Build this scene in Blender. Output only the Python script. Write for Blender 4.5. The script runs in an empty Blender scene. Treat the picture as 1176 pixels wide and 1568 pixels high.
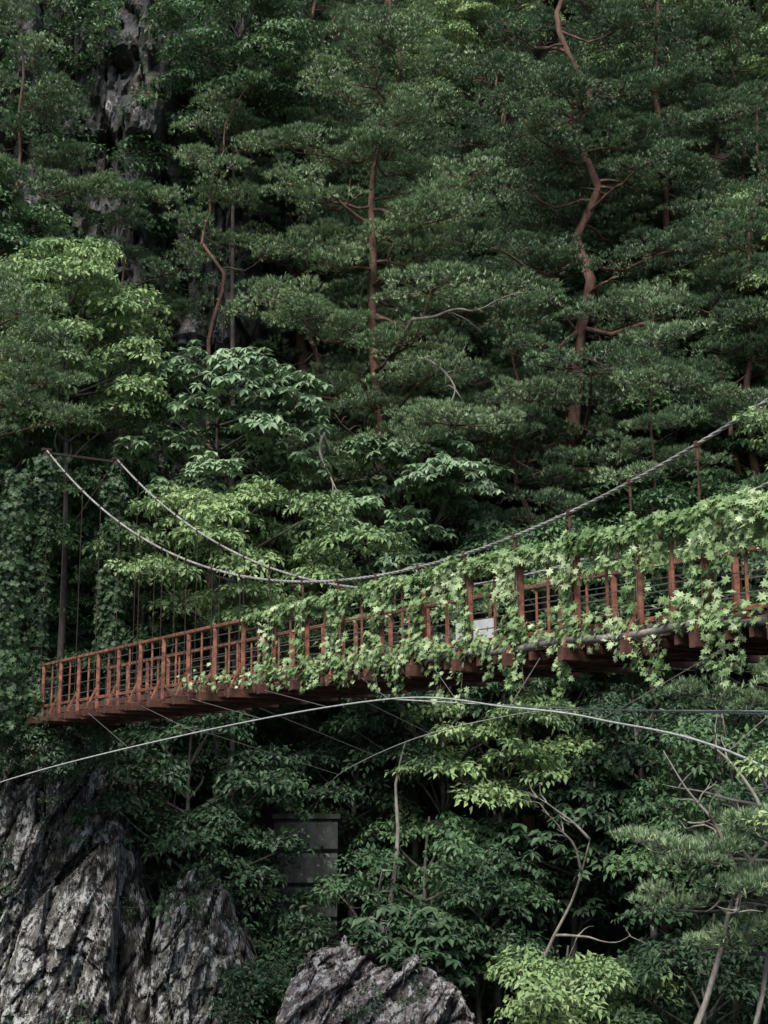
import bpy, math, random
import numpy as np
from mathutils import Vector, noise
rng=np.random.default_rng(11); random.seed(11)
sc=bpy.context.scene
PI=math.pi
# ------------------------------------------------------------ utils
def link(o,parent=None):
    sc.collection.objects.link(o)
    if parent: o.parent=parent
    return o
def empty(name,loc=(0,0,0)):
    e=bpy.data.objects.new(name,None); e.empty_display_size=.3
    e.location=loc
    return link(e)
def tri_mesh(name,V,F,mats,mi=None,smooth=False,tint=None):
    V=np.ascontiguousarray(V,dtype=np.float32); F=np.ascontiguousarray(F,dtype=np.int32)
    me=bpy.data.meshes.new(name)
    me.vertices.add(len(V)); me.vertices.foreach_set('co',V.ravel())
    k=F.shape[1]
    me.loops.add(F.size); me.loops.foreach_set('vertex_index',F.ravel())
    me.polygons.add(len(F))
    me.polygons.foreach_set('loop_start',np.arange(0,F.size,k,dtype=np.int32))
    me.polygons.foreach_set('loop_total',np.full(len(F),k,dtype=np.int32))
    if mi is not None: me.polygons.foreach_set('material_index',np.asarray(mi,dtype=np.int32))
    me.polygons.foreach_set('use_smooth',np.full(len(F),smooth))
    if tint is not None:
        me.attributes.new('tint','FLOAT','POINT').data.foreach_set('value',np.asarray(tint,dtype=np.float32))
    me.update(calc_edges=True)
    for m in mats: me.materials.append(m)
    return me
class MB:
    def __init__(s): s.v=[]; s.f=[]
    def tube(s,pts,rad,n=6):
        pts=[Vector(p) for p in pts]; L=len(pts)
        if not hasattr(rad,'__len__'): rad=[rad]*L
        b=len(s.v)
        ref=Vector((.31,.17,.93)).normalized()
        for i,p in enumerate(pts):
            t=(pts[min(i+1,L-1)]-pts[max(i-1,0)])
            if t.length<1e-6: t=Vector((0,0,1))
            t.normalize()
            a=t.cross(ref)
            if a.length<.15: a=t.cross(Vector((1,0,0)))
            a.normalize(); c=t.cross(a)
            for k in range(n):
                an=2*PI*k/n
                q=p+(a*math.cos(an)+c*math.sin(an))*rad[i]
                s.v.append((q.x,q.y,q.z))
        for i in range(L-1):
            for k in range(n):
                k2=(k+1)%n
                s.f.append((b+i*n+k,b+i*n+k2,b+(i+1)*n+k2,b+(i+1)*n+k))
        s.f.append(tuple(b+k for k in range(n))[::-1])
        s.f.append(tuple(b+(L-1)*n+k for k in range(n)))
    def beam(s,a,b_,w,h,up=(0,0,1)):
        a=Vector(a); b_=Vector(b_); t=(b_-a).normalized(); up=Vector(up)
        sd=t.cross(up)
        if sd.length<.05: sd=t.cross(Vector((1,0,0)))
        sd.normalize(); u=sd.cross(t)
        i=len(s.v); c=.12*min(w,h)
        for p in (a,b_):
            for (x,y) in ((-1,-1),(1,-1),(1,1),(-1,1)):
                if x*y>0: o=[(x*w/2,y*h/2-y*c),(x*w/2-x*c,y*h/2)]
                else: o=[(x*w/2-x*c,y*h/2),(x*w/2,y*h/2-y*c)]
                for (ox,oy) in o:
                    q=p+sd*ox+u*oy; s.v.append((q.x,q.y,q.z))
        for k in range(8):
            k2=(k+1)%8
            s.f.append((i+k,i+k2,i+8+k2,i+8+k))
        s.f.append(tuple(i+k for k in range(8))[::-1]); s.f.append(tuple(i+8+k for k in range(8)))
    def obj(s,name,mat,parent=None,smooth=False):
        me=bpy.data.meshes.new(name); me.from_pydata(s.v,[],s.f); me.materials.append(mat)
        if smooth: me.polygons.foreach_set('use_smooth',[True]*len(me.polygons))
        me.update()
        return link(bpy.data.objects.new(name,me),parent)
def catmull(P,n=10):
    P=[Vector(p) for p in P]; out=[]
    for i in range(len(P)-1):
        p0=P[max(i-1,0)];p1=P[i];p2=P[i+1];p3=P[min(i+2,len(P)-1)]
        for k in range(n):
            t=k/n
            out.append(.5*((2*p1)+(p2-p0)*t+(2*p0-5*p1+4*p2-p3)*t*t+(3*p1-p0-3*p2+p3)*t**3))
    out.append(P[-1]); return out
def fb(x,y,z,o=4):
    return noise.fractal(Vector((x,y,z)),1.0,2.0,o)
# ------------------------------------------------------------ materials
def newmat(name):
    m=bpy.data.materials.new(name); m.use_nodes=True
    nt=m.node_tree; nt.nodes.clear()
    return m,nt,nt.nodes.new,nt.links.new
def mute(c,g,d):
    l=.3*c[0]+.6*c[1]+.1*c[2]
    return tuple(g*(x*(1-d)+l*d) for x in c)
def leafmat(name,ca,cb,cc,rough=.5,trans=.18,gain=1.,des=.03):
    ca,cb,cc=[mute(c,gain,des) for c in (ca,cb,cc)]
    m,nt,N,L=newmat(name)
    out=N('ShaderNodeOutputMaterial')
    g=N('ShaderNodeNewGeometry'); oi=N('ShaderNodeAttribute'); oi.attribute_name='tint'
    a=N('ShaderNodeMath'); a.operation='MULTIPLY_ADD'
    L(g.outputs['Random Per Island'],a.inputs[0]); a.inputs[1].default_value=.36
    L(oi.outputs['Fac'],a.inputs[2])
    r=N('ShaderNodeValToRGB'); e=r.color_ramp.elements
    e[0].position=.12; e[0].color=(*ca,1); e[1].position=1.0; e[1].color=(*cc,1)
    k=r.color_ramp.elements.new(.56); k.color=(*cb,1)
    L(a.outputs[0],r.inputs[0])
    p=N('ShaderNodeBsdfPrincipled'); p.inputs['Roughness'].default_value=rough
    p.inputs['Specular IOR Level'].default_value=.35
    L(r.outputs[0],p.inputs['Base Color'])
    t=N('ShaderNodeBsdfTranslucent'); L(r.outputs[0],t.inputs['Color'])
    mx=N('ShaderNodeMixShader'); mx.inputs[0].default_value=trans
    L(p.outputs[0],mx.inputs[1]); L(t.outputs[0],mx.inputs[2]); L(mx.outputs[0],out.inputs[0])
    return m
def surf(name,cols,scale=2.,detail=5,rough=.85,bump=.3,bscale=None,stretch=(1,1,1),extra=None,spec=.3,dist=.05,coord='Object',crev=False,rot=0):
    m,nt,N,L=newmat(name)
    out=N('ShaderNodeOutputMaterial'); p=N('ShaderNodeBsdfPrincipled'); L(p.outputs[0],out.inputs[0])
    p.inputs['Roughness'].default_value=rough; p.inputs['Specular IOR Level'].default_value=spec
    tc=N('ShaderNodeTexCoord'); mp=N('ShaderNodeMapping'); mp.inputs['Scale'].default_value=stretch; mp.inputs['Rotation'].default_value=(0,rot,0)
    L(tc.outputs[coord],mp.inputs[0])
    nz=N('ShaderNodeTexNoise'); nz.inputs['Scale'].default_value=scale; nz.inputs['Detail'].default_value=detail; nz.inputs['Roughness'].default_value=.65
    L(mp.outputs[0],nz.inputs['Vector'])
    r=N('ShaderNodeValToRGB'); el=r.color_ramp.elements
    el[0].position=cols[0][0]; el[0].color=(*cols[0][1],1); el[1].position=cols[-1][0]; el[1].color=(*cols[-1][1],1)
    for q,cx in cols[1:-1]:
        z=el.new(q); z.color=(*cx,1)
    L(nz.outputs['Fac'],r.inputs[0]); col=r.outputs[0]
    if extra:
        for (es,lo,hi,ec) in extra:
            n2=N('ShaderNodeTexNoise'); n2.inputs['Scale'].default_value=es; n2.inputs['Detail'].default_value=6; n2.inputs['Roughness'].default_value=.75
            L(mp.outputs[0],n2.inputs['Vector'])
            mr=N('ShaderNodeMapRange'); mr.inputs[1].default_value=lo; mr.inputs[2].default_value=hi
            L(n2.outputs['Fac'],mr.inputs[0])
            mx=N('ShaderNodeMixRGB'); L(mr.outputs[0],mx.inputs[0]); L(col,mx.inputs[1]); mx.inputs[2].default_value=(*ec,1)
            col=mx.outputs[0]
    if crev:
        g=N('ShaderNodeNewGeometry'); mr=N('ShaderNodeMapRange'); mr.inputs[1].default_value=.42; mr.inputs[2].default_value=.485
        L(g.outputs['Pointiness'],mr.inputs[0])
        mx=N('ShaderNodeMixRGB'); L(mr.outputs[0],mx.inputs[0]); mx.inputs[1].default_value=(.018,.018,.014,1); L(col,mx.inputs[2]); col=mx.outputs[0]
    L(col,p.inputs['Base Color'])
    if bump>0:
        nb=N('ShaderNodeTexNoise'); nb.inputs['Scale'].default_value=bscale or scale*3; nb.inputs['Detail'].default_value=detail; nb.inputs['Roughness'].default_value=.7
        L(mp.outputs[0],nb.inputs['Vector'])
        bp=N('ShaderNodeBump'); bp.inputs['Strength'].default_value=bump; bp.inputs['Distance'].default_value=dist
        L(nb.outputs['Fac'],bp.inputs['Height']); L(bp.outputs[0],p.inputs['Normal'])
    return m
M_pine=leafmat('pine_needles',(.050,.095,.055),(.125,.195,.105),(.23,.31,.165),rough=.45,trans=.1,gain=1.18)
M_pineL=leafmat('pine_needles_pale',(.10,.155,.082),(.18,.255,.135),(.29,.37,.205),rough=.45,trans=.1,gain=1.3)
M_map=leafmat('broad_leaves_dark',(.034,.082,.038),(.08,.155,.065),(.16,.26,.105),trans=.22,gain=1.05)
M_mapD=leafmat('broad_leaves_shade',(.020,.047,.024),(.045,.090,.042),(.09,.155,.07),trans=.15)  # darker copy of the broad leaves; shade of lower foliage put into the colour
M_mapL=leafmat('broad_leaves_light',(.10,.17,.070),(.19,.285,.115),(.32,.42,.18),trans=.22,gain=1.22)
M_big=leafmat('large_leaves',(.09,.15,.085),(.17,.255,.14),(.30,.40,.24),rough=.4,trans=.2,gain=1.2)
M_vine=leafmat('vine_leaves',(.09,.17,.055),(.25,.37,.15),(.52,.62,.36),rough=.42,trans=.25)
M_vineD=leafmat('ivy_leaves_dark',(.02,.045,.02),(.045,.085,.035),(.08,.14,.055),trans=.2)
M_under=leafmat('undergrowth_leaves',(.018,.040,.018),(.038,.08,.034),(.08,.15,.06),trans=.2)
M_bark=surf('pine_bark',[(.3,(.04,.028,.022)),(.5,(.115,.065,.048)),(.72,(.22,.125,.09))],scale=3,stretch=(1,1,.35),bump=1,bscale=7,detail=3)
M_bark2=surf('grey_bark',[(.3,(.05,.042,.036)),(.5,(.10,.09,.08)),(.75,(.22,.20,.18))],scale=4,stretch=(1,1,.4),bump=0,detail=3)
M_pale=surf('pale_dead_wood',[(.3,(.12,.10,.085)),(.7,(.33,.30,.26))],scale=6,stretch=(1,1,.3),bump=.5,detail=3)
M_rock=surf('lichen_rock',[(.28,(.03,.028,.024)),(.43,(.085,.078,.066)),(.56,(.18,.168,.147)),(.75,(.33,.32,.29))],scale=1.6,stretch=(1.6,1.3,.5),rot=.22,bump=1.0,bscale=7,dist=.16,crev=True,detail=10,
   extra=[(.7,.52,.66,(.08,.075,.052)),(2.6,.51,.54,(.52,.52,.50)),(.9,.58,.70,(.05,.06,.035)),(4.2,.545,.585,(.035,.033,.03))])
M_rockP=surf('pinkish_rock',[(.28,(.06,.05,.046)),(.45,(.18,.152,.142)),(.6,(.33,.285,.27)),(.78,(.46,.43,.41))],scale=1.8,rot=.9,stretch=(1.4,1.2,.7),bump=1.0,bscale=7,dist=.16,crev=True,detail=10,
   extra=[(2.8,.51,.545,(.58,.57,.56)),(.9,.60,.72,(.06,.07,.04)),(4.5,.55,.59,(.05,.044,.04))])
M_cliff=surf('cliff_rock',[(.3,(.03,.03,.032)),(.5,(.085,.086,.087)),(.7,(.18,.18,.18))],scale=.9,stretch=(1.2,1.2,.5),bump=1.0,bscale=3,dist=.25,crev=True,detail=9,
   extra=[(1.6,.55,.59,(.32,.31,.30)),(.45,.55,.66,(.14,.09,.055)),(.8,.53,.60,(.03,.045,.02))])
M_ground=surf('forest_floor',[(.3,(.010,.010,.007)),(.55,(.022,.024,.014)),(.75,(.04,.038,.026))],scale=1.2,bump=0,detail=3)
M_conc=surf('weathered_concrete',[(.3,(.025,.028,.026)),(.5,(.055,.06,.055)),(.75,(.12,.125,.118))],scale=1.9,stretch=(1,1,.5),bump=1,bscale=7,detail=8,
   extra=[(1.4,.50,.58,(.025,.042,.02)),(5,.58,.62,(.17,.17,.16))])
M_rust=surf('rusty_paint',[(.3,(.06,.030,.022)),(.48,(.18,.070,.044)),(.62,(.28,.115,.07)),(.8,(.36,.20,.14))],scale=5,bump=.5,bscale=22,dist=.01,rough=.75,
   extra=[(9,.54,.61,(.055,.03,.022))])
M_rustD=surf('dark_rust',[(.3,(.035,.018,.014)),(.5,(.085,.038,.028)),(.75,(.17,.075,.05))],scale=6,bump=.5,dist=.01)
M_steel=surf('dark_steel',[(.3,(.018,.014,.012)),(.7,(.06,.04,.032))],scale=6,bump=.3,dist=.01)
M_wood=surf('weathered_planks',[(.3,(.08,.07,.06)),(.5,(.18,.165,.145)),(.75,(.34,.32,.29))],scale=6,bump=.5,bscale=20,dist=.01)
M_rope=surf('weathered_steel_rope',[(.3,(.13,.12,.11)),(.6,(.32,.31,.29)),(.8,(.46,.45,.42))],scale=3,bump=.2,rough=.6,dist=.005)
M_cable=surf('galvanised_wire_rope',[(.3,(.24,.25,.23)),(.6,(.42,.43,.40)),(.8,(.55,.56,.52))],scale=12,bump=.2,rough=.55,dist=.005)
M_wire=surf('thin_wire',[(.3,(.10,.09,.08)),(.7,(.20,.18,.17))],scale=12,bump=.1,rough=.6,dist=.005)
M_sign=surf('white_enamel',[(.3,(.42,.43,.44)),(.7,(.58,.59,.60))],scale=5,bump=.1,rough=.4,dist=.003)
M_river=surf('river_water',[(.3,(.01,.02,.018)),(.7,(.02,.04,.035))],scale=2,bump=.4,rough=.08,spec=.6)
# ------------------------------------------------------------ leaf templates
def nrm(a): return a/np.maximum(np.linalg.norm(a,axis=-1,keepdims=True),1e-9)
T_needle=(np.array([(-.085,0,0),(.085,0,0),(0,1,0)]),np.array([(0,1,2)]))
T_leaf=(np.array([(0,0,0),(-.27,.42,.07),(0,1,-.10),(.27,.42,.07)]),np.array([(0,2,1),(0,3,2)]))
_o=[(0,-.02),(.30,-.12),(.20,.12),(.58,.30),(.26,.42),(.30,.78),(.08,.62),(0,1.02),(-.08,.62),(-.30,.78),(-.26,.42),(-.58,.30),(-.20,.12),(-.30,-.12)]
T_lobe=(np.array([(0,.3,0)]+[(x,y,.12*abs(x)-.22*max(0,y-.3)**1.3) for x,y in _o]),
        np.array([(0,1+i,1+(i+1)%len(_o)) for i in range(len(_o))]))
def stamp(T,P,D,N,S):
    tv,tf=T; D=nrm(D); N=nrm(N-D*np.sum(N*D,axis=1,keepdims=True)); X=np.cross(D,N)
    S=np.asarray(S).reshape(-1,1,1)
    V=P[:,None]+S*(tv[None,:,0:1]*X[:,None]+tv[None,:,1:2]*D[:,None]+tv[None,:,2:3]*N[:,None])
    n=len(P); F=(np.arange(n)[:,None,None]*len(tv)+tf[None])
    return V.reshape(-1,3),F.reshape(-1,tf.shape[1])
def rv(n,s=1.): return rng.normal(0,s,(n,3))
UP=np.array([0,0,1.])
# ------------------------------------------------------------ foliage sprays (as arrays)
def twigs(ends,r=.009):
    b=MB()
    for e in ends: b.tube([(0,0,-.06),e*.98],[r*1.4,r*.5],3)
    V=np.array(b.v); F=[]
    for f in b.f:
        if len(f)==4: F+= [(f[0],f[1],f[2]),(f[0],f[2],f[3])]
    return V,np.array(F)
def comb(parts):
    Vs=[];Fs=[];mi=[];o=0
    for V,F,m in parts:
        Vs.append(V);Fs.append(F+o);mi+= [m]*len(F);o+=len(V)
    return np.vstack(Vs),np.vstack(Fs),np.array(mi)
def pine_pad():
    n=27
    r=np.sqrt(rng.random(n)); a=rng.random(n)*2*PI
    P=np.stack([.12+r*np.cos(a)*.62,r*np.sin(a)*.48,.17*(1-r**2)+rng.normal(0,.035,n)],1)
    td=nrm(np.stack([P[:,0]*.9,P[:,1]*1.0,np.full(n,.5)],1)+rv(n,.2))
    k=14
    PP=np.repeat(P,k,0)-np.repeat(td,k,0)*rng.random((n*k,1))*.05
    DD=nrm(np.repeat(td,k,0)+nrm(rv(n*k))*rng.uniform(.35,1.0,(n*k,1)))
    V,F=stamp(T_needle,PP,DD,rv(n*k,.5)+UP*1.6,rng.uniform(.13,.21,n*k))
    tV,tF=twigs(P[::6])
    return comb([(V,F,0),(tV,tF,1)])
def maple_spray():
    n=62
    r=np.sqrt(rng.random(n)); a=rng.random(n)*2*PI
    P=np.stack([.1+r*np.cos(a)*.60,r*np.sin(a)*.52,.10*(1-r**2)+rng.normal(0,.05,n)],1)
    D=nrm(np.stack([P[:,0],P[:,1],np.full(n,-.22)],1)+rv(n,.4))
    V,F=stamp(T_leaf,P,D,UP+rv(n,.3),rng.uniform(.13,.22,n))
    tV,tF=twigs(P[::14])
    return comb([(V,F,0),(tV,tF,1)])
def big_spray():
    Ps=[];Ds=[]; ce=[]
    for i in range(7):
        r=math.sqrt(rng.random())*.55;a=rng.random()*2*PI
        c=np.array([r*math.cos(a)+.08,r*math.sin(a),.15*(1-r*r*3)+rng.normal(0,.09)]); ce.append(c)
        k=7;o=rng.random()*6
        for j in range(k):
            an=o+2*PI*j/k+rng.normal(0,.15)
            Ps.append(c);Ds.append((math.cos(an),math.sin(an),rng.uniform(-.95,-.05)))
    P=np.array(Ps);D=nrm(np.array(Ds))
    V,F=stamp(T_leaf,P,D,UP+D*.5+rv(len(P),.15),rng.uniform(.22,.34,len(P)))
    tV,tF=twigs(np.array(ce))
    return comb([(V,F,0),(tV,tF,1)])
def fern_spray():
    n=42
    P=np.stack([rng.normal(0,.35,n),rng.normal(0,.35,n),rng.random(n)*.35],1)
    V,F=stamp(T_leaf,P,rv(n)+UP*.1,UP+rv(n,.5),rng.uniform(.13,.24,n))
    return V,F,np.zeros(len(F),int)
KIT={'pine':([pine_pad() for _ in range(6)],[M_pine,M_bark2]),'maple':([maple_spray() for _ in range(5)],[M_map,M_bark2]),
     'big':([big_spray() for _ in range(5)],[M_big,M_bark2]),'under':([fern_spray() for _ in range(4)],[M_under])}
KIT['pineL']=(KIT['pine'][0],[M_pineL,M_bark2]); KIT['mapleL']=(KIT['maple'][0],[M_mapL,M_bark2]); KIT['bigD']=(KIT['big'][0],[M_map,M_bark2])
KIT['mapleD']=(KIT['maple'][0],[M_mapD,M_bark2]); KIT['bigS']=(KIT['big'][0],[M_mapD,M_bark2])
NTRI=0
def bake(name,pts,kind):
    """pts rows: x,y,z,rx,ry,rz,scale -> one mesh"""
    global NTRI
    a=np.array(pts,dtype=np.float64); vs,mats=KIT[kind]; idx=rng.integers(0,len(vs),len(a))
    off=rng.random()*50
    lf=np.array([.5+.9*noise.noise(Vector((p[0]*.45+off,p[1]*.45,p[2]*.45))) for p in a])
    tn=np.clip(.32*rng.random(len(a))+.42*lf,0,.8)
    Vs=[];Fs=[];Ms=[];Ts=[];o=0
    for k,(V,F,mi) in enumerate(vs):
        q=a[idx==k]
        if not len(q): continue
        cx,sx=np.cos(q[:,3]),np.sin(q[:,3]);cy,sy=np.cos(q[:,4]),np.sin(q[:,4]);cz_,sz=np.cos(q[:,5]),np.sin(q[:,5])
        R=np.empty((len(q),3,3))
        R[:,0,0]=cz_*cy;R[:,0,1]=cz_*sy*sx-sz*cx;R[:,0,2]=cz_*sy*cx+sz*sx
        R[:,1,0]=sz*cy;R[:,1,1]=sz*sy*sx+cz_*cx;R[:,1,2]=sz*sy*cx-cz_*sx
        R[:,2,0]=-sy;R[:,2,1]=cy*sx;R[:,2,2]=cy*cx
        X=np.einsum('nij,vj->nvi',R*q[:,6][:,None,None],V)+q[:,None,:3]
        Vs.append(X.reshape(-1,3)); n=len(q)
        Fs.append((np.arange(n)[:,None,None]*len(V)+F[None]).reshape(-1,3)+o); o+=n*len(V)
        Ms.append(np.tile(mi,n)); Ts.append(np.repeat(tn[idx==k],len(V)))
    F=np.vstack(Fs); NTRI+=len(F)
    return tri_mesh(name,np.vstack(Vs),F,mats,np.concatenate(Ms),tint=np.concatenate(Ts))
def scatter(name,pts,kind,parent=None):
    return link(bpy.data.objects.new(name,bake(name,pts,kind)),parent)
# ------------------------------------------------------------ terrain
def yb(x): return float(np.interp(x,[-30,-9,-4,2,7,12,20,40],[36,38,43.5,45,43.5,39,34,28]))
def tz(x,y):
    g=y-yb(x)
    far=float(np.interp(g,[-30,-8,-3,0,3,8,20,45,80,130],[-16,-13.5,-8.5,-6,-2,4.5,20,56,105,150]))
    near=float(np.interp(y,[-60,6,9,14],[-1.7,-1.8,-4,-16]))
    if x>8: near=float(np.interp(y,[-60,8.5,10.5,16],[1.5,1.5,-4,-16]))
    z=max(far,near)
    return z+1.1*fb(x*.13,y*.13,0,4)*(1 if y>15 else .25)
def build_ground():
    xs=np.concatenate([np.arange(-120,-30,6),np.arange(-30,32,.8),np.arange(32,125,6)])
    ys=np.concatenate([np.arange(-90,10,4),np.arange(10,30,1.5),np.arange(30,75,.8),np.arange(75,175,4)])
    V=[(x,y,tz(x,y)) for y in ys for x in xs]; nx=len(xs)
    F=[(j*nx+i,j*nx+i+1,(j+1)*nx+i+1,(j+1)*nx+i) for j in range(len(ys)-1) for i in range(nx-1)]
    me=tri_mesh('hillside_ground',V,F,[M_ground],smooth=True); link(bpy.data.objects.new('hillside_ground',me))
build_ground()
w=MB(); w.v=[(-120,8,-13.2),(120,8,-13.2),(120,40,-13.2),(-120,40,-13.2)]; w.f=[(0,1,2,3)]
w.obj('river',M_river)
def hsh(v,k):
    s=math.sin(v[0]*12.9898+v[1]*78.233+v[2]*37.719+k*4.137)*43758.5453
    return s-math.floor(s)
def facet(q,off,tilt):
    """broken-rock displacement: every voronoi cell is a tilted plane at its own depth"""
    d,pts=noise.voronoi(q); c=pts[0]; r=q-c
    return (hsh(c,0)-.5)*off+(r.x*(hsh(c,1)-.5)+r.y*(hsh(c,2)-.5)+r.z*(hsh(c,3)-.5))*tilt - (.12*off if d[1]-d[0]<.05 else 0)
def build_cliff():
    prof=[(49,-3),(50,6),(50.6,14),(51.5,22),(52.2,30),(53,37),(56,41),(64,44),(76,46)]
    pr=catmull([(0,a,b) for a,b in prof],44); nx=210; V=[]
    for p in pr:
        for i in range(nx):
            x=-21+17.6*i/(nx-1); e=abs((x+12.2)/8.8)
            y=p.y+10*e**9; z=p.z
            d=facet(Vector((x*.38+z*.05,y*.2,z*.11)),2.2,1.6)+facet(Vector((x*.9+z*.15,y*.4+5,z*.35)),.9,1.2)+facet(Vector((x*2.4,y+9,z*1.1)),.4,.6)+fb(x*.25,y*.2,z*.12,4)*1.5+fb(x*2,y,z*1.2,4)*.18
            V.append((x,y-d,z))
    F=[(j*nx+i,j*nx+i+1,(j+1)*nx+i+1,(j+1)*nx+i) for j in range(len(pr)-1) for i in range(nx-1)]
    me=tri_mesh('rock_cliff',V,F,[M_cliff]); link(bpy.data.objects.new('rock_cliff',me))
    pts=[]
    for k in range(4200):
        j=random.randrange(int(len(pr)*.95)); i=random.randrange(nx); v=V[j*nx+i]
        bare=(-10.6<v[0]<-7.6 and 24<v[2]<31) or (-7.8<v[0]<-4.6 and 13.5<v[2]<20)
        if fb(v[0]*.22,v[2]*.2,5,3)>-.12 and (not bare or random.random()<.15):
            pts.append((v[0],v[1]-.15,v[2],random.uniform(-.2,.5),random.uniform(-.3,.3),random.uniform(0,6),random.uniform(.6,1.3)))
    return pts
cliff_pts=build_cliff()
scatter('cliff_shrubs',cliff_pts,'maple')
# ------------------------------------------------------------ gorge wall: continuous craggy rock faces
ROCKV=[]
def rock_face(name,prof,yf,mat,nx,nz,seed,lean,step=.35,amp=1.):
    """prof: (x, crest height); the face rises from the river bed to the crest, then rolls back into the bank"""
    px=[p[0] for p in prof]; pz=[p[1] for p in prof]; x0,x1=px[0],px[-1]; V=[]
    nb=int(nz*.3)
    for j in range(nz+nb):
        for i in range(nx):
            x=x0+(x1-x0)*i/(nx-1)
            zt=float(np.interp(x,px,pz))+.35*fb(x*1.1,seed,0,3)+.25*facet(Vector((x*1.6,seed,0)),1.2,.8)
            if j<nz:
                t=j/(nz-1); z=-11+(zt+11)*t**.85; back=0
            else:
                t=(j-nz+1)/nb; z=zt-.9*t*t; back=4.5*t
            y=float(yf(x,z))+back+max(0,(z-zt+1.2))*.35
            q=Vector((x-z*lean,y*.5,z*step)) +Vector((seed*5.1,seed,0))
            w_=q+Vector((fb(q.x,q.y,q.z,2)*.14,0,fb(q.z,q.x,3,2)*.14))
            d=facet(w_*.50,1.3,1.0)+facet(w_*1.2+Vector((3,1,7)),.5,.65)+facet(Vector((w_.x*2.9,w_.y*2,w_.z*3.6)),.2,.35)+facet(Vector((w_.x*6.5,w_.y*3,w_.z*8)),.08,.16)
            d+=fb(x*.35,seed,z*.25,3)*.9+fb(x*2.2,y,z*1.8,5)*.13
            zz=z+.25*d*(1 if j>nz*.8 else .2)
            V.append((x+.12*d,y-d*amp,zz))
            if random.random()<.010 and j>nz*.3: ROCKV.append(Vector(V[-1]))
    F=[(j*nx+i,j*nx+i+1,(j+1)*nx+i+1,(j+1)*nx+i) for j in range(nz+nb-1) for i in range(nx-1)]
    return link(bpy.data.objects.new(name,tri_mesh(name,V,F,[mat])))
rock_face('rock_outcrop',[(-17,1.6),(-12,1.5),(-9,1.3),(-7.5,.9),(-6.95,-.6),(-6.6,-2.2),(-6.15,-3.3),(-5.6,-2.5),(-5.0,-2.05),(-4.4,-2.3),(-3.8,-3.2),(-3.3,-4.6),(-2.9,-7)],
   lambda x,z:37.3+.12*(z+6)+(.8 if -6.9<x<-5.9 else 0)-(0.6 if x>-5.6 else 0),M_rock,400,290,1.7,.28)
rock_face('boulder',[(-3.0,-8),(-2.6,-5.6),(-2.1,-4.5),(-1.5,-3.9),(-.9,-3.75),(-.2,-4.0),(.5,-4.3),(1.3,-4.6),(1.9,-5.0),(2.4,-5.7),(2.8,-8)],
   lambda x,z:34.6+.16*(z+6),M_rockP,240,160,4.4,.9,.6,.7)
pi=empty('concrete_pier',(0,0,0))
b=MB(); z=-8.4
while z<-1.1:
    o=random.uniform(-.02,.02); b.beam((-3.1+o,41.95,z+.46),(-1.3+o,41.95,z+.46),1.5,.918); z+=.925
b.obj('courses',M_conc,pi)
cc=MB(); cc.beam((-3.17,41.95,z+.07),(-1.23,41.95,z+.07),1.62,.13); cc.obj('cap_slab',M_conc,pi)
# ------------------------------------------------------------ bridge
B0=Vector((-8.87,36.9,0)); DR=Vector((.5476,-.8367,0)); PW=Vector((.8367,.5476,0)); W=1.75; SP=34.
def dz(s): return 1.86+.14*math.sin(PI*max(0,min(1,s/SP)))
def BP(s,w,z): 
    q=B0+DR*s+PW*w; return Vector((q.x,q.y,z))
def cz(s): return 3.36+.0185*(s-17)**2
br=empty('suspension_bridge')
st=[.3+1.22*i for i in range(int((SP-.4)/1.22)+1)]
b=MB()
for w_ in (.02,.45,.88,1.3,W-.02):
    n=28
    for i in range(n):
        s0=SP*i/n;s1=SP*(i+1)/n
        b.beam(BP(s0,w_,dz(s0)-.10),BP(s1,w_,dz(s1)-.10),.09,.13)
b.obj('stringers',M_rustD,br)
b=MB(); b2=MB()
for s in st:
    z=dz(s)
    b2.beam(BP(s,-.34,z-.28),BP(s,W+.34,z-.28),.11,.19)
    for sd,w_ in ((-1,-.02),(1,W+.02)):
        b.beam(BP(s,w_,z-.2),BP(s,w_,z+1.08),.13,.085)
        b.beam(BP(s,w_+sd*.26,z-.2),BP(s,w_+sd*.045,z+.28),.035,.05)
    for q in (.41,.81): b2.beam(BP(s+q,-.2,dz(s)-.25),BP(s+q,W+.2,dz(s)-.25),.07,.12)
    b2.tube([BP(s,0,z-.36),BP(s+1.22,W,z-.36)],.018,5); b2.tube([BP(s,W,z-.37),BP(s+1.22,0,z-.37)],.018,5)
b.obj('railing_posts',M_rust,br); b2.obj('cross_beams',M_rustD,br)
b=MB(); bw=MB()
for w_ in (-.02,W+.02):
    for i in range(len(st)-1):
        s0,s1=st[i],st[i+1]; z0,z1=dz(s0),dz(s1)
        b.beam(BP(s0,w_,z0+1.12),BP(s1,w_,z1+1.12),.10,.065)
        sm=(s0+s1)/2
        b.beam(BP(sm,w_,z0-.05),BP(sm,w_,z0+1.07),.035,.04)
        for hh in (.25,.5,.74,.93):
            bw.tube([BP(s0,w_,z0+hh),BP(s1,w_,z1+hh)],.010,4)
        b.beam(BP(s0,w_,z0+.07),BP(s1,w_,z1+.07),.05,.07)
b.obj('handrails',M_rust,br); bw.obj('railing_wires',M_wire,br)
b=MB(); s=.05
while s<SP-.2:
    z=dz(s)+random.uniform(-.008,.008)
    b.beam(BP(s,.06+random.uniform(-.04,.03),z),BP(s,W-.06+random.uniform(-.03,.04),z),.20,.045)
    s+=.225
b.obj('deck_planks',M_wood,br)
b=MB()
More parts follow.
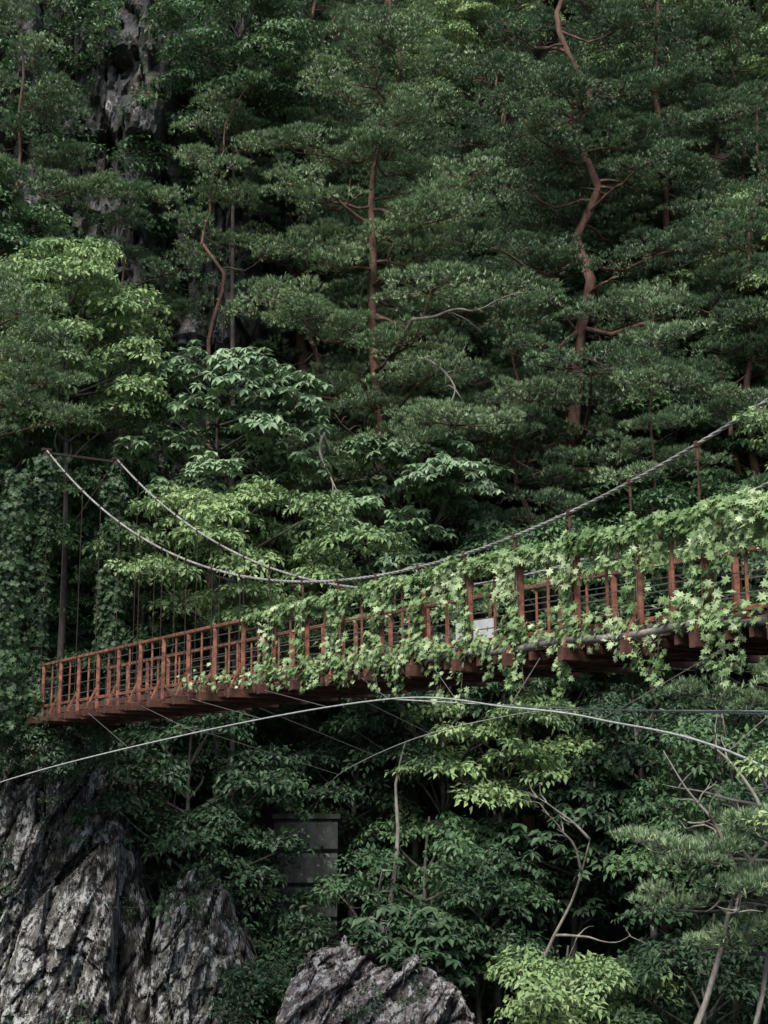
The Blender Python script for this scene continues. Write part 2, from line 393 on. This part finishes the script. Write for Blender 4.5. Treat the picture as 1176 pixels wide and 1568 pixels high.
for k in range(13,27,2):
    s0=st[k];s1=st[min(k+2,len(st)-1)]-.15; P=[]
    for i in range(7):
        t=i/6; s=s0+(s1-s0)*t
        P.append(BP(s,-.16+.05*math.sin(k*2.1),dz(s)-.08-.05*math.sin(PI*t)+.04*math.sin(k*3)*(t-.5)))
    b.tube(P,.05,8)
b.obj('edge_logs',M_wood,br,True)
for w_,nm in ((-.12,'main_cable_near'),(W+.12,'main_cable_far')):
    b=MB(); n=900
    for k in range(3):
        P=[]
        for i in range(n+1):
            s=SP*i/n; ph=i*.55+k*2*PI/3
            P.append(BP(s,w_+.012*math.cos(ph),cz(s)+.012*math.sin(ph)))
        b.tube(P,.0155,5)
    b.obj(nm,M_rope,br,True)
b=MB()
for w_ in (-.12,W+.12):
    b.tube([BP(0,w_,cz(0)),BP(-12,w_,3.5)],.022,8); b.tube([BP(SP,w_,cz(SP)),BP(SP+14,w_,-1)],.022,8)
b.obj('back_stays',M_steel,br,True)
b=MB();b3=MB()
for w_ in (-.12,W+.12):
    for s in st:
        z0=dz(s)-.26; z1=cz(s); q=b3 if s<13 else b
        q.tube([BP(s,w_,z0),BP(s,w_,z1)],.009 if s<13 else .012,5)
        q.beam(BP(s-.03,w_,z1),BP(s+.03,w_,z1),.065,.075)
        q.tube([BP(s,w_,z1-.2),BP(s,w_,z1-.02)],.012 if s<13 else .02,6)
b.obj('hangers',M_rustD,br); b3.obj('long_hangers',M_steel,br)
b=MB()
for s in (0,SP):
    for w_ in (-.12,W+.12):
        zt=cz(s)
        b.beam(BP(s,w_,.6),BP(s,w_,zt-.05),.15,.15)
        b.beam(BP(s,w_-.12,zt),BP(s,w_+.12,zt),.13,.07)
    b.beam(BP(s,0,cz(s)-.08),BP(s,W,cz(s)-.08),.05,.06)
b.obj('towers',M_steel,br)
b=MB(); b.beam(BP(15.9,W-.06,dz(17)+.50),BP(16.95,W-.06,dz(17)+.50),.03,.42)
so=b.obj('notice_board',M_sign)
b=MB(); b.beam(BP(16.0,W-.03,dz(17)+.1),BP(16.0,W-.03,dz(17)+.8),.04,.04); b.beam(BP(16.8,W-.03,dz(17)+.1),BP(16.8,W-.03,dz(17)+.8),.04,.04)
b.obj('sign_posts',M_rustD,so)
wc=empty('wind_guy_cables')
near=catmull([(-13,38,-1.2),(-7.95,30,.02),(-3.4,26,.90),(.07,22,1.27),(1.66,19,.99),(2.64,17.5,.76),(3.45,13,.13),(4.6,8,-1.6)],12)
far=catmull([(.07,22,1.27),(2.84,20,1.02),(4.55,17,.84),(8,13,.6)],10)
pcb=catmull([(-2.1,41.9,-.85),(-1.4,40,.1),(-.47,37,.6),(.76,32,1.0),(1.95,28,1.2),(2.95,24,1.2),(4.6,18,.86),(8,12,.4)],10)
for P,r,nm in ((near,.0135,'guy_near'),(far,.010,'guy_middle'),(pcb,.012,'guy_far')):
    b=MB(); b.tube(P,r,7); b.obj(nm,M_cable,wc,True)
b=MB()
def tie(P,i,s,w_): b.tube([P[i],BP(s,w_,dz(s)-.3)],.0055,4)
for i,s in ((20,4.),(24,7.),(28,9.5),(32,12.5),(36,15.9),(42,18),(48,20.5),(60,24.2),(70,26)): tie(near,i,s,-.25)
for i,s in ((12,3.),(22,8),(32,12),(42,17),(52,21),(60,26)): tie(pcb,i,s,W+.25)
b.tube([pcb[10],(-2.9,41.9,-.8)],.01,4)
b.obj('ties',M_wire,wc)
# ------------------------------------------------------------ vines
vp=[];vd=[];vn=[];vs=[];vt=[]
stems=MB()
R_=random.gauss
def vine_leaf_at(p,out,sz=(.085,.15),upw=.8):
    n=(out.x+R_(0,.45),out.y+R_(0,.45),upw+R_(0,.4))
    d=(out.x*.5+R_(0,.5),out.y*.5+R_(0,.5),-.75+R_(0,.4))
    vp.append(tuple(p));vd.append(d);vn.append(n);vs.append(random.uniform(*sz))
    vt.append(max(0,min(.7,.38+.55*fb(p.x*1.5,p.y*1.5,p.z*2.5,2))))
OUT=-PW
def lump(s,k): return .5+.5*noise.noise(Vector((s*.9,k*3.3,0)))+.6*noise.noise(Vector((s*2.7,k*5,1)))
s=11.3
while s<SP:
    t=min(1,max(0,(s-11.3)/9)); 
    for side,w_ in ((0,-.05),(1,W+.05)):
        m=max(.04,lump(s,side))
        r=(.04+.15*t)*(.25+1.1*m)*(1 if side==0 else .8)
        dens=1.0 if side==0 else .5
        if random.random()<dens*(.35+.65*min(1,t*2.5+.25))*(.45+.6*m):
            a=random.uniform(0,2*PI); rr=r*math.sqrt(random.uniform(.3,1))
            oo=OUT if side==0 else PW
            p=BP(s,w_,dz(s)+1.15+.6*r)+oo*(-math.cos(a)*rr*.9)+Vector((0,0,math.sin(a)*rr))
            if math.sin(a)<0: p.z-=abs(R_(0,.08))*(1+t)*(m>.6)
            o2=(OUT if math.cos(a)<.2 else PW)
            vine_leaf_at(p,o2*.6,upw=1.0 if math.sin(a)>0 else .35)
    s+=.0018 if t>.3 else .0028
for k,s in enumerate(st):
    if s<12.2 or s>SP-2: continue
    t=min(1,(s-11)/8)
    wd=random.choice([.03,.05,.07,.09])*(1+.35*t); zb=dz(s)-random.uniform(.1,.65)*(.45+t*.75); zt=dz(s)+1.2
    wid=[random.uniform(.3,1.7) for _ in range(7)]
    n=int(190*(zt-zb)/1.5*(wd/.10)*(.6+.4*t))
    for i in range(n):
        f=random.random()**.85; z=zt+(zb-zt)*f
        ww=wd*wid[min(6,int(f*7))]*(1.3 if f<.85 else .8)*(1.7 if .62<f<.8 else 1)
        p=BP(s+.06*math.sin(z*5+k)+R_(0,ww),-.10-abs(R_(0,.08)),z); vine_leaf_at(p,OUT*1.1,upw=.55)
    for i in range(3): stems.tube([BP(s+R_(0,.05),-.1,zt),BP(s+R_(0,.06),-.12,(zt+zb)/2),BP(s+R_(0,.08),-.1,zb)],.008,4)
    for i in range(2):
        s2=s+random.uniform(.25,.95); ln=random.uniform(.05,.5)*t
        for j in range(int(60*ln)): vine_leaf_at(BP(s2+R_(0,.05),-.1-random.random()*.06,zt-ln*random.random()),OUT,upw=.5,sz=(.06,.12))
        stems.tube([BP(s2,-.1,zt),BP(s2+.03,-.12,zt-ln)],.006,4)
    for i in range(3):
        s2=s+R_(0,.4); ln=random.uniform(.15,.7)*(.4+t)
        P=[BP(s2+.03*math.sin(i2),-.2,dz(s)+.05-ln*i2/5) for i2 in range(6)]; stems.tube(P,.006,4)
        for j in range(int(60*ln)): vine_leaf_at(BP(s2+R_(0,.05),-.2+R_(0,.05),dz(s)+.05-ln*random.random()),OUT,upw=.4,sz=(.06,.12))
    if t>.2:
        up=random.uniform(0,.35)*(1 if cz(s)>dz(s)+1.6 else .3)
        for i in range(int(50*up/.3)): vine_leaf_at(BP(s+R_(0,.04),-.13+R_(0,.04),zt+random.random()*up),OUT,sz=(.06,.10))
s=8.5
while s<SP-.5:
    t=min(1,(s-8.5)/6); m=lump(s*1.2,7)
    if random.random()<(.12+.95*max(0,m-.35))*(.3+.7*t):
        p=BP(s,-.08-random.random()*.20,dz(s)+.04+R_(0,.075)*(1+m)); vine_leaf_at(p,OUT*.8,upw=1.0,sz=(.07,.13))
    if random.random()<.3*t*max(0,m):
        p=BP(s,W+R_(0,.08),dz(s)+.12+random.random()*.25); vine_leaf_at(p,OUT*.8,upw=1.0)
    s+=.0042
for s,ln in ((18.6,.95),(22.6,.7),(24.1,.5),(24.9,.8)):
    P=[BP(s+.03*math.sin(i),-.2,dz(s)-.1-ln*i/6) for i in range(7)]; stems.tube(P,.006,4)
    for i in range(int(55*ln)):
        f=random.random(); vine_leaf_at(BP(s+R_(0,.045),-.2+R_(0,.04),dz(s)-.05-ln*f),OUT,sz=(.06,.11),upw=.4)
V,F=stamp(T_lobe,np.array(vp),np.array(vd),np.array(vn),np.array(vs))
vo=link(bpy.data.objects.new('climbing_vine',tri_mesh('climbing_vine',V,F,[M_vine],tint=np.repeat(vt,len(T_lobe[0])))))
stems.obj('stems',M_bark2,vo)
vp=[];vd=[];vn=[];vs=[];vt=[]
for w_,a0,a1,n,sp in ((-.12,1.3,8.5,3200,.34),(W+.12,3.0,8.5,2600,.28),(-.9,1.3,8.0,1700,.6)):
    for i in range(n):
        z=random.uniform(a0,a1); m=.5+.9*abs(noise.noise(Vector((w_*3,0,z*1.1)))*2)
        o=Vector((R_(0,1),R_(0,1)-.5,0)).normalized()
        vine_leaf_at(BP(0,w_,z)+o*sp*m*(.3+.7*random.random()),o,sz=(.10,.20),upw=.4)
V,F=stamp(T_lobe,np.array(vp),np.array(vd),np.array(vn),np.array(vs))
iv=link(bpy.data.objects.new('ivy',tri_mesh('ivy',V,F,[M_vineD],tint=np.repeat(vt,len(T_lobe[0])))))
# ------------------------------------------------------------ trees
def prof_pine(t): return min(1,(1.06-t)*1.75)**.8
def plate(b,pts,q,pr_,d,sd,rn,dens=9.,tw=.02,sc_=(.75,1.2)):
    m=int(3+pr_*pr_*dens); til=rn.gauss(0,.08); el=rn.uniform(.8,1.25)
    for j in range(m):
        an=rn.random()*6.28; rr=math.sqrt(rn.random())*pr_
        off=d*math.cos(an)*rr*el+sd*math.sin(an)*rr*1.1/el
        pp=q+off+Vector((0,0,.24*(1-(rr/pr_)**2)+rn.gauss(0,.06)+til*math.cos(an)*rr))
        if j%2==0: b.tube([q-d*.3,(q+pp)/2+Vector((0,0,-.06)),pp],[tw,tw*.65,tw*.3],3)
        pts.append((pp.x,pp.y,pp.z,rn.gauss(0,.12),rn.gauss(-.02,.12),math.atan2(off.y,off.x)+rn.gauss(0,.4),rn.uniform(*sc_)))
def skeleton_pine(H,R,crown0,r0,seed,front=0.,wob=.3,lean=(0,0),dens=1.,lr=.34,bare=0):
    rn=random.Random(seed); b=MB(); pts=[]
    T=[];n=18; kx=[rn.gauss(0,.16*wob/.3) for _ in range(n+1)]; ky=[rn.gauss(0,.1*wob/.3) for _ in range(n+1)]
    for i in range(n+1):
        t=i/n; T.append(Vector((wob*math.sin(t*7+seed)*t+lean[0]*t*H+kx[i]*t,wob*math.cos(t*5+seed*2)*t+lean[1]*t*H+ky[i]*t,t*H)))
    T=catmull(T,2); rad=[r0*(1-.85*(i/(len(T)-1))**.9) for i in range(len(T))]
    b.tube(T,rad,9)
    def tp(t): 
        f=t*(len(T)-1); i=min(int(f),len(T)-2); return T[i].lerp(T[i+1],f-i)
    nl=int((1-crown0)*H/.52*dens); az=rn.random()*6
    for k in range(nl):
        t=crown0+(1-crown0)*(k+rn.random()*.9)/nl; az+=2.4+rn.uniform(-.5,.5)
        d=Vector((math.cos(az),math.sin(az),0))
        if d.y<-.82 and rn.random()<front: continue
        ln=R*prof_pine(t)*rn.uniform(.45,1.15); o=tp(t); rise=rn.uniform(-.02,.26)+.35*max(0,t-.75)/.25
        sd=Vector((-d.y,d.x,0)); bend=rn.uniform(-.25,.25)
        P=[]
        for i in range(7):
            u=i/6; P.append(o+d*ln*u+sd*bend*ln*u*u+Vector((0,0,ln*(rise*u-.28*math.sin(u*PI)*.5+.05*math.sin(u*9+k)))))
        rb=max(.022,r0*lr*(1-.6*t))*(.5+.5*ln/R)
        b.tube(P,[rb*(1-.75*i/6) for i in range(7)],5)
        for g_ in range(1+(ln>1.8)+(ln>3.2)):
            u=1-.30*g_-rn.uniform(0,.1); f=min(max(0,u)*6,5.99); i=int(f); q=P[i].lerp(P[i+1],f-i)
            q=q+sd*rn.uniform(-.5,.5)*(g_>0)*ln*.3
            plate(b,pts,q,rn.uniform(.6,1.0)*(.55+.22*ln),d,sd,rn)
    for k in range(bare):      # crooked bare limbs on the camera-side half
        o=tp(rn.uniform(crown0,.85)); a=rn.uniform(-PI*.98,-.02); p=o.copy(); P=[p.copy()]
        d=Vector((math.cos(a),math.sin(a)*.7-.2,rn.uniform(-.1,.5))).normalized(); L_=rn.uniform(1.6,3.2)
        for i in range(8):
            d=(d+Vector((rn.gauss(0,.2),rn.gauss(0,.15),rn.gauss(0,.25)))).normalized(); p=p+d*L_/8; P.append(p.copy())
        P2=catmull(P,2); b.tube(P2,[.075*(1-.8*i/(len(P2)-1)) for i in range(len(P2))],6)
        for m in range(3):
            q=P[rn.randrange(3,8)]; e=q+Vector((rn.gauss(0,.4),rn.gauss(-.1,.2),rn.gauss(.1,.35))); b.tube([q,(q+e)/2+Vector((0,0,.08)),e],[.028,.018,.007],5)
    return b,pts
def skeleton_plates(base,top,plates,r0,seed,dens=11,sc_=(.7,1.1)):
    rn=random.Random(seed); b=MB(); pts=[]; base=Vector(base); top=Vector(top)
    T=catmull([base.lerp(top,i/6)+Vector((rn.gauss(0,.15),rn.gauss(0,.1),0)) for i in range(7)],3)
    b.tube(T,[r0*(1-.7*i/(len(T)-1)) for i in range(len(T))],8)
    for (x,y,z,r) in plates:
        c=Vector((x,y,z)); a=min(T,key=lambda p:abs(p.z-(z-.5)))
        d=Vector((c.x-a.x,c.y-a.y,0)).normalized(); sd=Vector((-d.y,d.x,0))
        P=catmull([a,a.lerp(c,.4)+Vector((0,rn.gauss(0,.12),rn.gauss(-.1,.15))),a.lerp(c,.75)+Vector((0,rn.gauss(0,.1),-.1)),c+Vector((0,0,-.08))],3)
        b.tube(P,[r0*.35*(1-.8*i/(len(P)-1))+.008 for i in range(len(P))],5)
        plate(b,pts,c,r,d,sd,rn,dens,.014,sc_)
    return b,pts
def skeleton_broad(H,R,z0,r0,seed,ncl=16,lean=(0,0),layer=.5,sc_=(.75,1.25)):
    rn=random.Random(seed); b=MB(); pts=[]
    T=catmull([Vector((lean[0]*t*H+.25*math.sin(t*5+seed)*t,lean[1]*t*H+.25*math.cos(t*6+seed)*t,t*H)) for t in [i/8 for i in range(9)]],3)
    b.tube(T,[r0*(1-.8*i/(len(T)-1)) for i in range(len(T))],8)
    hz=(H-z0)/2; c=Vector((lean[0]*H*.8,lean[1]*H*.8,z0+hz)); ncl=int(ncl*1.35)
    for k in range(ncl):
        fz=1-2*(k+.5)/ncl; a=k*2.4+rn.random(); rr=math.sqrt(max(0,1-fz*fz))
        f=rn.uniform(.5,1.15)
        cc=c+Vector((math.cos(a)*rr*R*f,math.sin(a)*rr*R*f,fz*hz*.88+rn.gauss(0,.15)))
        ts=T[min(len(T)-1,int(len(T)*max(.3,min(.92,(cc.z-R*.55)/H))))]
        mid=ts.lerp(cc,.55)+Vector((rn.gauss(0,.15),rn.gauss(0,.15),-.12))
        b.tube(catmull([ts,mid,cc+Vector((0,0,-.1))],4),[max(.01,r0*.38*(1-.8*i/8)) for i in range(9)],5)
        cr=R*rn.uniform(.18,.40); m=int(4+cr*cr*11)
        for j in range(m):
            u=math.sqrt(rn.random()); an=rn.random()*6.28
            p=cc+Vector((math.cos(an)*u*cr,math.sin(an)*u*cr,layer*cr*(1-u*u)*.8+rn.gauss(0,.09)-.1*u))
            pts.append((p.x,p.y,p.z,rn.gauss(0,.15),.35*u+rn.gauss(0,.12),an,rn.uniform(*sc_)))
            if j%3==0: b.tube([cc+Vector((0,0,-.12)),(cc+p)/2+Vector((0,0,-.08)),p],[.015,.01,.005],3)
    return b,pts
def add_tree(name,sk,kind,pos,bark):
    b,pts=sk; o=b.obj(name,bark,None,True); o.location=pos
    scatter('foliage',pts,kind,o); return o
def hero_pine(x,y,top,R,low,kind='pine',r0=.24,**k):
    z=min(tz(x,y),low-1.5)-.3; H=top-z
    return add_tree('pine_tree',skeleton_pine(H,R,(low-z)/H,r0,int(abs(x*13+y*7)),**k),kind,(x,y,z),M_bark)
def hero_broad(x,y,top,R,low,kind='maple',r0=.14,name='broadleaf_tree',zb=None,**k):
    z=(min(tz(x,y),low-1) if zb is None else zb)-.2; H=top-z
    return add_tree(name,skeleton_broad(H,R,low-z,r0,int(abs(x*17+y*5+top)),**k),kind,(x,y,z),M_bark2)
hero_pine(-.1,47,28.5,5.4,8.5,r0=.32,front=.35,wob=.6,dens=1.1,lr=.4,kind='pineL',bare=9)
hero_pine(6.3,50,35,5.6,11.0,r0=.36,front=.5,wob=.9,lean=(.035,0),dens=1.0,lr=.4,bare=10)
hero_pine(-3.2,54,35,4.6,19,front=.3,r0=.3,bare=4)
hero_pine(-12.6,45.5,29.5,3.0,19,r0=.13,front=.4,dens=.95,kind='pineL')
hero_pine(14.3,56,31,5.2,9)
hero_pine(11.2,53,37,4.6,14,bare=4)
hero_pine(8.1,42.8,15.0,2.3,8.5,kind='pineL',r0=.12)
hero_pine(-6.0,48,25.0,3.4,17.5,r0=.15,front=.0,kind='pineL',wob=.6)
hero_pine(-9.2,47.5,21.0,2.5,15.5,r0=.12)
hero_pine(4.6,46,15.0,4.2,7.0,front=.0,bare=5)
hero_pine(11.8,47,14.5,3.6,5.5)
hero_pine(-14,44,8,2.6,2.5)
hero_pine(12.5,47,20,3.8,12)
hero_broad(-9.6,42,16.6,2.7,10.2,kind='mapleL',ncl=22)
hero_broad(-4.9,42,13.2,2.4,8.2,kind='big',ncl=18)
hero_broad(-4.1,40.3,8.6,3.1,4.2,kind='mapleL',ncl=19,layer=.3)
hero_broad(1.0,44,11.0,3.2,5.5,kind='big',ncl=18,layer=.35)
hero_broad(-7.6,44,8.0,3.0,2.0,kind='maple',ncl=18)
hero_broad(-11.5,43,11.5,3.0,5,kind='maple',ncl=18)
hero_broad(-5.6,51,30.5,3.2,24,kind='maple',ncl=18)
hero_broad(-13.4,44.5,19.5,2.8,13,kind='maple',ncl=18)
hero_broad(5.0,43.5,8.0,3.4,2.5,kind='maple',ncl=18)
hero_broad(10.2,44,9.5,3.0,4.0,kind='maple',ncl=18)
hero_broad(15.5,50,22,4.,12,kind='mapleL',ncl=20)
hero_broad(1.6,42.5,4.6,3.2,.2,kind='mapleD',ncl=18)
# below the bridge
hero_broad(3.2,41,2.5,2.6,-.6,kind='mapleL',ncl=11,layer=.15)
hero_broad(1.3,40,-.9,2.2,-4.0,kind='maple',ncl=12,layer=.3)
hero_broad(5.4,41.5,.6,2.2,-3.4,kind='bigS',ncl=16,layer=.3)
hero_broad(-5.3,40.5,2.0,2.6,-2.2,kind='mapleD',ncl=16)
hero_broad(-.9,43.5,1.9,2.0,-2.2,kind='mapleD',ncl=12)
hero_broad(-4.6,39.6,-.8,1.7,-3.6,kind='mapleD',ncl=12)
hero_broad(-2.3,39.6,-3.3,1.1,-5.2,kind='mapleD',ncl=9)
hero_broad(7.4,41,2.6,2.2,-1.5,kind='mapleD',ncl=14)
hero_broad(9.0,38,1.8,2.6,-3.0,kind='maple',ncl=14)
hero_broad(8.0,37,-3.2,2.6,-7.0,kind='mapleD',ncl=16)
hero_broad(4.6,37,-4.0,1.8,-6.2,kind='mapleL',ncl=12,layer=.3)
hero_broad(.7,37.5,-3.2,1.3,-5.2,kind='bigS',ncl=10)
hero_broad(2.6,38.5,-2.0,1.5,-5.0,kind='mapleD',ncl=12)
add_tree('pine_tree',skeleton_plates((10.6,33.5,-11.5),(9.6,33,4.2),[(8.3,31.5,2.9,.95),(7.4,31.5,2.5,.75),(8.8,31,2.2,.8),(6.9,31,1.9,.45),(7.9,31.3,1.6,.7),
   (5.5,30,-1.3,.7),(6.5,30,-1.5,.9),(7.7,30,-1.0,.95),(7.2,29.5,-2.2,.8),(8.1,30,-2.1,.85),(6.0,30.5,-2.5,.6),(8.0,29.6,-3.0,.8),(6.9,30,-3.3,.6)],.17,5),'pineL',(0,0,0),M_bark2)
add_tree('pine_tree',skeleton_plates((-14.0,39.3,1.0),(-12.6,38.6,15.5),[(-10.2,38,12.9,.9),(-9.6,38,12.1,.7),(-10.7,37.8,11.5,1.0),(-9.5,38,10.9,.8),(-10.5,38,10.2,.9),(-9.2,38.3,9.9,.5),(-11.2,38,9.3,.8),(-11,38.4,13.8,.8)],.16,6),'pineL',(0,0,0),M_bark)
add_tree('broadleaf_tree',skeleton_plates((6.2,11.5,-9),(5.4,11.5,3.6),[(3.42,12,2.95,.22),(3.55,12,2.7,.2),(3.35,12.2,.0,.2),(3.3,12,-.3,.18)],.07,9,dens=90,sc_=(.28,.42)),'mapleL',(0,0,0),M_bark2)
def dead(x,y,z0,H,seed,r0=.09,name='dead_tree',spread=.8,nb=9,mat=None,lo=2):
    rn=random.Random(seed); b=MB()
    def br_(o,d,L_,r,dep):
        P=[o];p=o.copy();dd=d.copy()
        for i in range(7):
            dd=(dd+Vector((rn.gauss(0,.2),rn.gauss(0,.2),rn.gauss(.04,.16)))).normalized(); p=p+dd*L_/7; P.append(p.copy())
        P2=catmull(P,2); b.tube(P2,[max(.006,r*(1-.8*i/(len(P2)-1))) for i in range(len(P2))],6)
        if dep>0:
            for k in range(nb if dep==2 else 4):
                i=rn.randrange(lo if dep==2 else 2,8); q=P[i]
                nd=(dd*.4+Vector((rn.gauss(0,spread),rn.gauss(0,spread*.6),rn.gauss(.25,.4)))).normalized()
                br_(q,nd,L_*rn.uniform(.2,.34),r*.5,dep-1)
    br_(Vector((0,0,0)),Vector((.1,0,1)),H,r0,2)
    o=b.obj(name,mat or M_pale,None,True); o.location=(x,y,z0); return o
dead(5.6,29.5,-8.0,9.0,4,.10,lo=5,nb=8); dead(6.4,28.5,-8,8.8,8,.10,lo=5,nb=7)
dead(-.5,38.5,-7,8.4,21,.13,name='bare_trunk',nb=3,spread=.4)
dead(2.9,38,-7,6.5,23,.08,name='bare_trunk',nb=4,spread=.5)
for (x,y,z,dx,dz_,L_,sd) in ((.9,43.0,14.4,.9,.15,3.2,1),(1.1,42.6,13.0,.8,-.5,2.6,2),(-1.8,41.0,10.2,-.35,-.9,2.2,3)):
    rn=random.Random(sd); P=[Vector((x,y,z))]; d=Vector((dx,-.1,dz_)).normalized()
    for i in range(8):
        d=(d+Vector((rn.gauss(0,.2),rn.gauss(0,.2),rn.gauss(0,.22)))).normalized(); P.append(P[-1]+d*L_/8)
    b=MB(); b.tube([(x-dx*.8,y+3.2,z-.5)]+catmull(P,3),[.085]+[.055*(1-.8*i/24) for i in range(25)],6)
    for k in range(5):
        q=P[rn.randrange(2,8)]; e=q+Vector((rn.gauss(dx*.5,.4),rn.gauss(0,.3),rn.gauss(0,.45))); b.tube([q,(q+e)/2+Vector((0,0,.1)),e],[.025,.015,.006],5)
    b.obj('bare_branch',M_pale,None,True)
# ---- the rest of the hillside forest: shared tree shapes
libm=[]
for i in range(4):
    b,p=skeleton_pine(15,4.0,.28,.22,100+i*7)
    libm.append(['pine_tree',b,p,'pine',M_bark])
for i in range(3):
    b,p=skeleton_broad(11,3.4,3.6,.16,200+i*7,ncl=22)
    libm.append(['broadleaf_tree',b,p,('maple','bigD','mapleL')[i],M_bark2])
for L_ in libm:
    o=L_[1].obj(L_[0],L_[4],None,True); f=scatter('foliage',L_[2],L_[3],o); L_+= [o,f,False]
placed=[]
def place(x,y,s,which):
    L_=libm[which]
    if not L_[7]: o=L_[5]; L_[7]=True
    else:
        o=link(bpy.data.objects.new(L_[0],L_[5].data)); link(bpy.data.objects.new('foliage',L_[6].data),o)
    o.location=(x,y,tz(x,y)-.4); o.scale=(s,s,s); o.rotation_euler=(0,0,random.uniform(0,6.28))
tries=0
while len(placed)<85 and tries<9000:
    tries+=1
    x=random.uniform(-24,28); g=random.uniform(3.5,42); y=yb(x)+g
    if abs(x)>y*.31+2: continue
    if -20<x<-4.6 and y>46: continue
    if any((x-a)**2+(y-c)**2<(2.9 if g<20 else 4.2)**2 for a,c in placed): continue
    placed.append((x,y))
    if g<8: place(x,y,random.uniform(.35,.55),4+random.randrange(2))
    else: place(x,y,random.uniform(.75,1.15),random.choice([0,1,2,3,0,1,2,3,4,5,6]))
for i in range(len(libm)):
    if not libm[i][7]: place(-30-i*4,60,1,i)
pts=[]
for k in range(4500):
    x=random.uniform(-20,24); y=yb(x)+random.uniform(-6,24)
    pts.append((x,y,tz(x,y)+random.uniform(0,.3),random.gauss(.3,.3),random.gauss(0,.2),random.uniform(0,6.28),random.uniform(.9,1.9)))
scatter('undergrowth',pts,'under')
pts=[]
for p in ROCKV:
    if fb(p.x*.55,p.z*.55,2,2)>.2: pts.append((p.x,p.y-.05,p.z,.5,0,random.uniform(0,6),random.uniform(.2,.6)))
for k in range(230):
    x=random.uniform(-13,-7); pts.append((x,36.4+random.random()*1.6,random.uniform(.3,1.7),.5,0,random.uniform(0,6),random.uniform(.3,.8)))
for k in range(120):
    x=random.gauss(-3.1,.45); pts.append((x,36.0+random.random()*2,-6.+random.random()*1.5,.4,0,random.uniform(0,6),random.uniform(.4,.9)))
scatter('rock_plants',pts,'mapleD')
# ------------------------------------------------------------ light, sky, camera
wd=bpy.data.worlds.new('World'); sc.world=wd; wd.use_nodes=True
nt=wd.node_tree; bg=nt.nodes['Background']
sk=nt.nodes.new('ShaderNodeTexSky'); sk.sky_type='NISHITA'; sk.sun_disc=False
EL=math.radians(54); RT=math.radians(198)
sk.sun_elevation=EL; sk.sun_rotation=RT; sk.air_density=1.0; sk.dust_density=2.0; sk.ozone_density=1.0
nt.links.new(sk.outputs[0],bg.inputs[0]); bg.inputs[1].default_value=.15
sl=bpy.data.lights.new('sun','SUN'); sl.energy=5.0; sl.angle=math.radians(28); sl.color=(1,.97,.92)
so=link(bpy.data.objects.new('sun',sl))
sv=Vector((math.sin(RT)*math.cos(EL),math.cos(RT)*math.cos(EL),math.sin(EL)))
so.rotation_euler=sv.to_track_quat('Z','Y').to_euler()
cam=bpy.data.cameras.new('camera'); cam.sensor_fit='VERTICAL'; cam.sensor_height=36; cam.lens=50; cam.clip_end=1000; cam.clip_start=.1
co=link(bpy.data.objects.new('camera',cam)); co.rotation_euler=(math.radians(100.8),0,0); co.location=(0,0,0)
sc.camera=co
sc.view_settings.view_transform='Standard'; sc.view_settings.look='None'; sc.view_settings.exposure=0
print('trees',len(placed),'vine leaves',len(vp),'tris',NTRI)
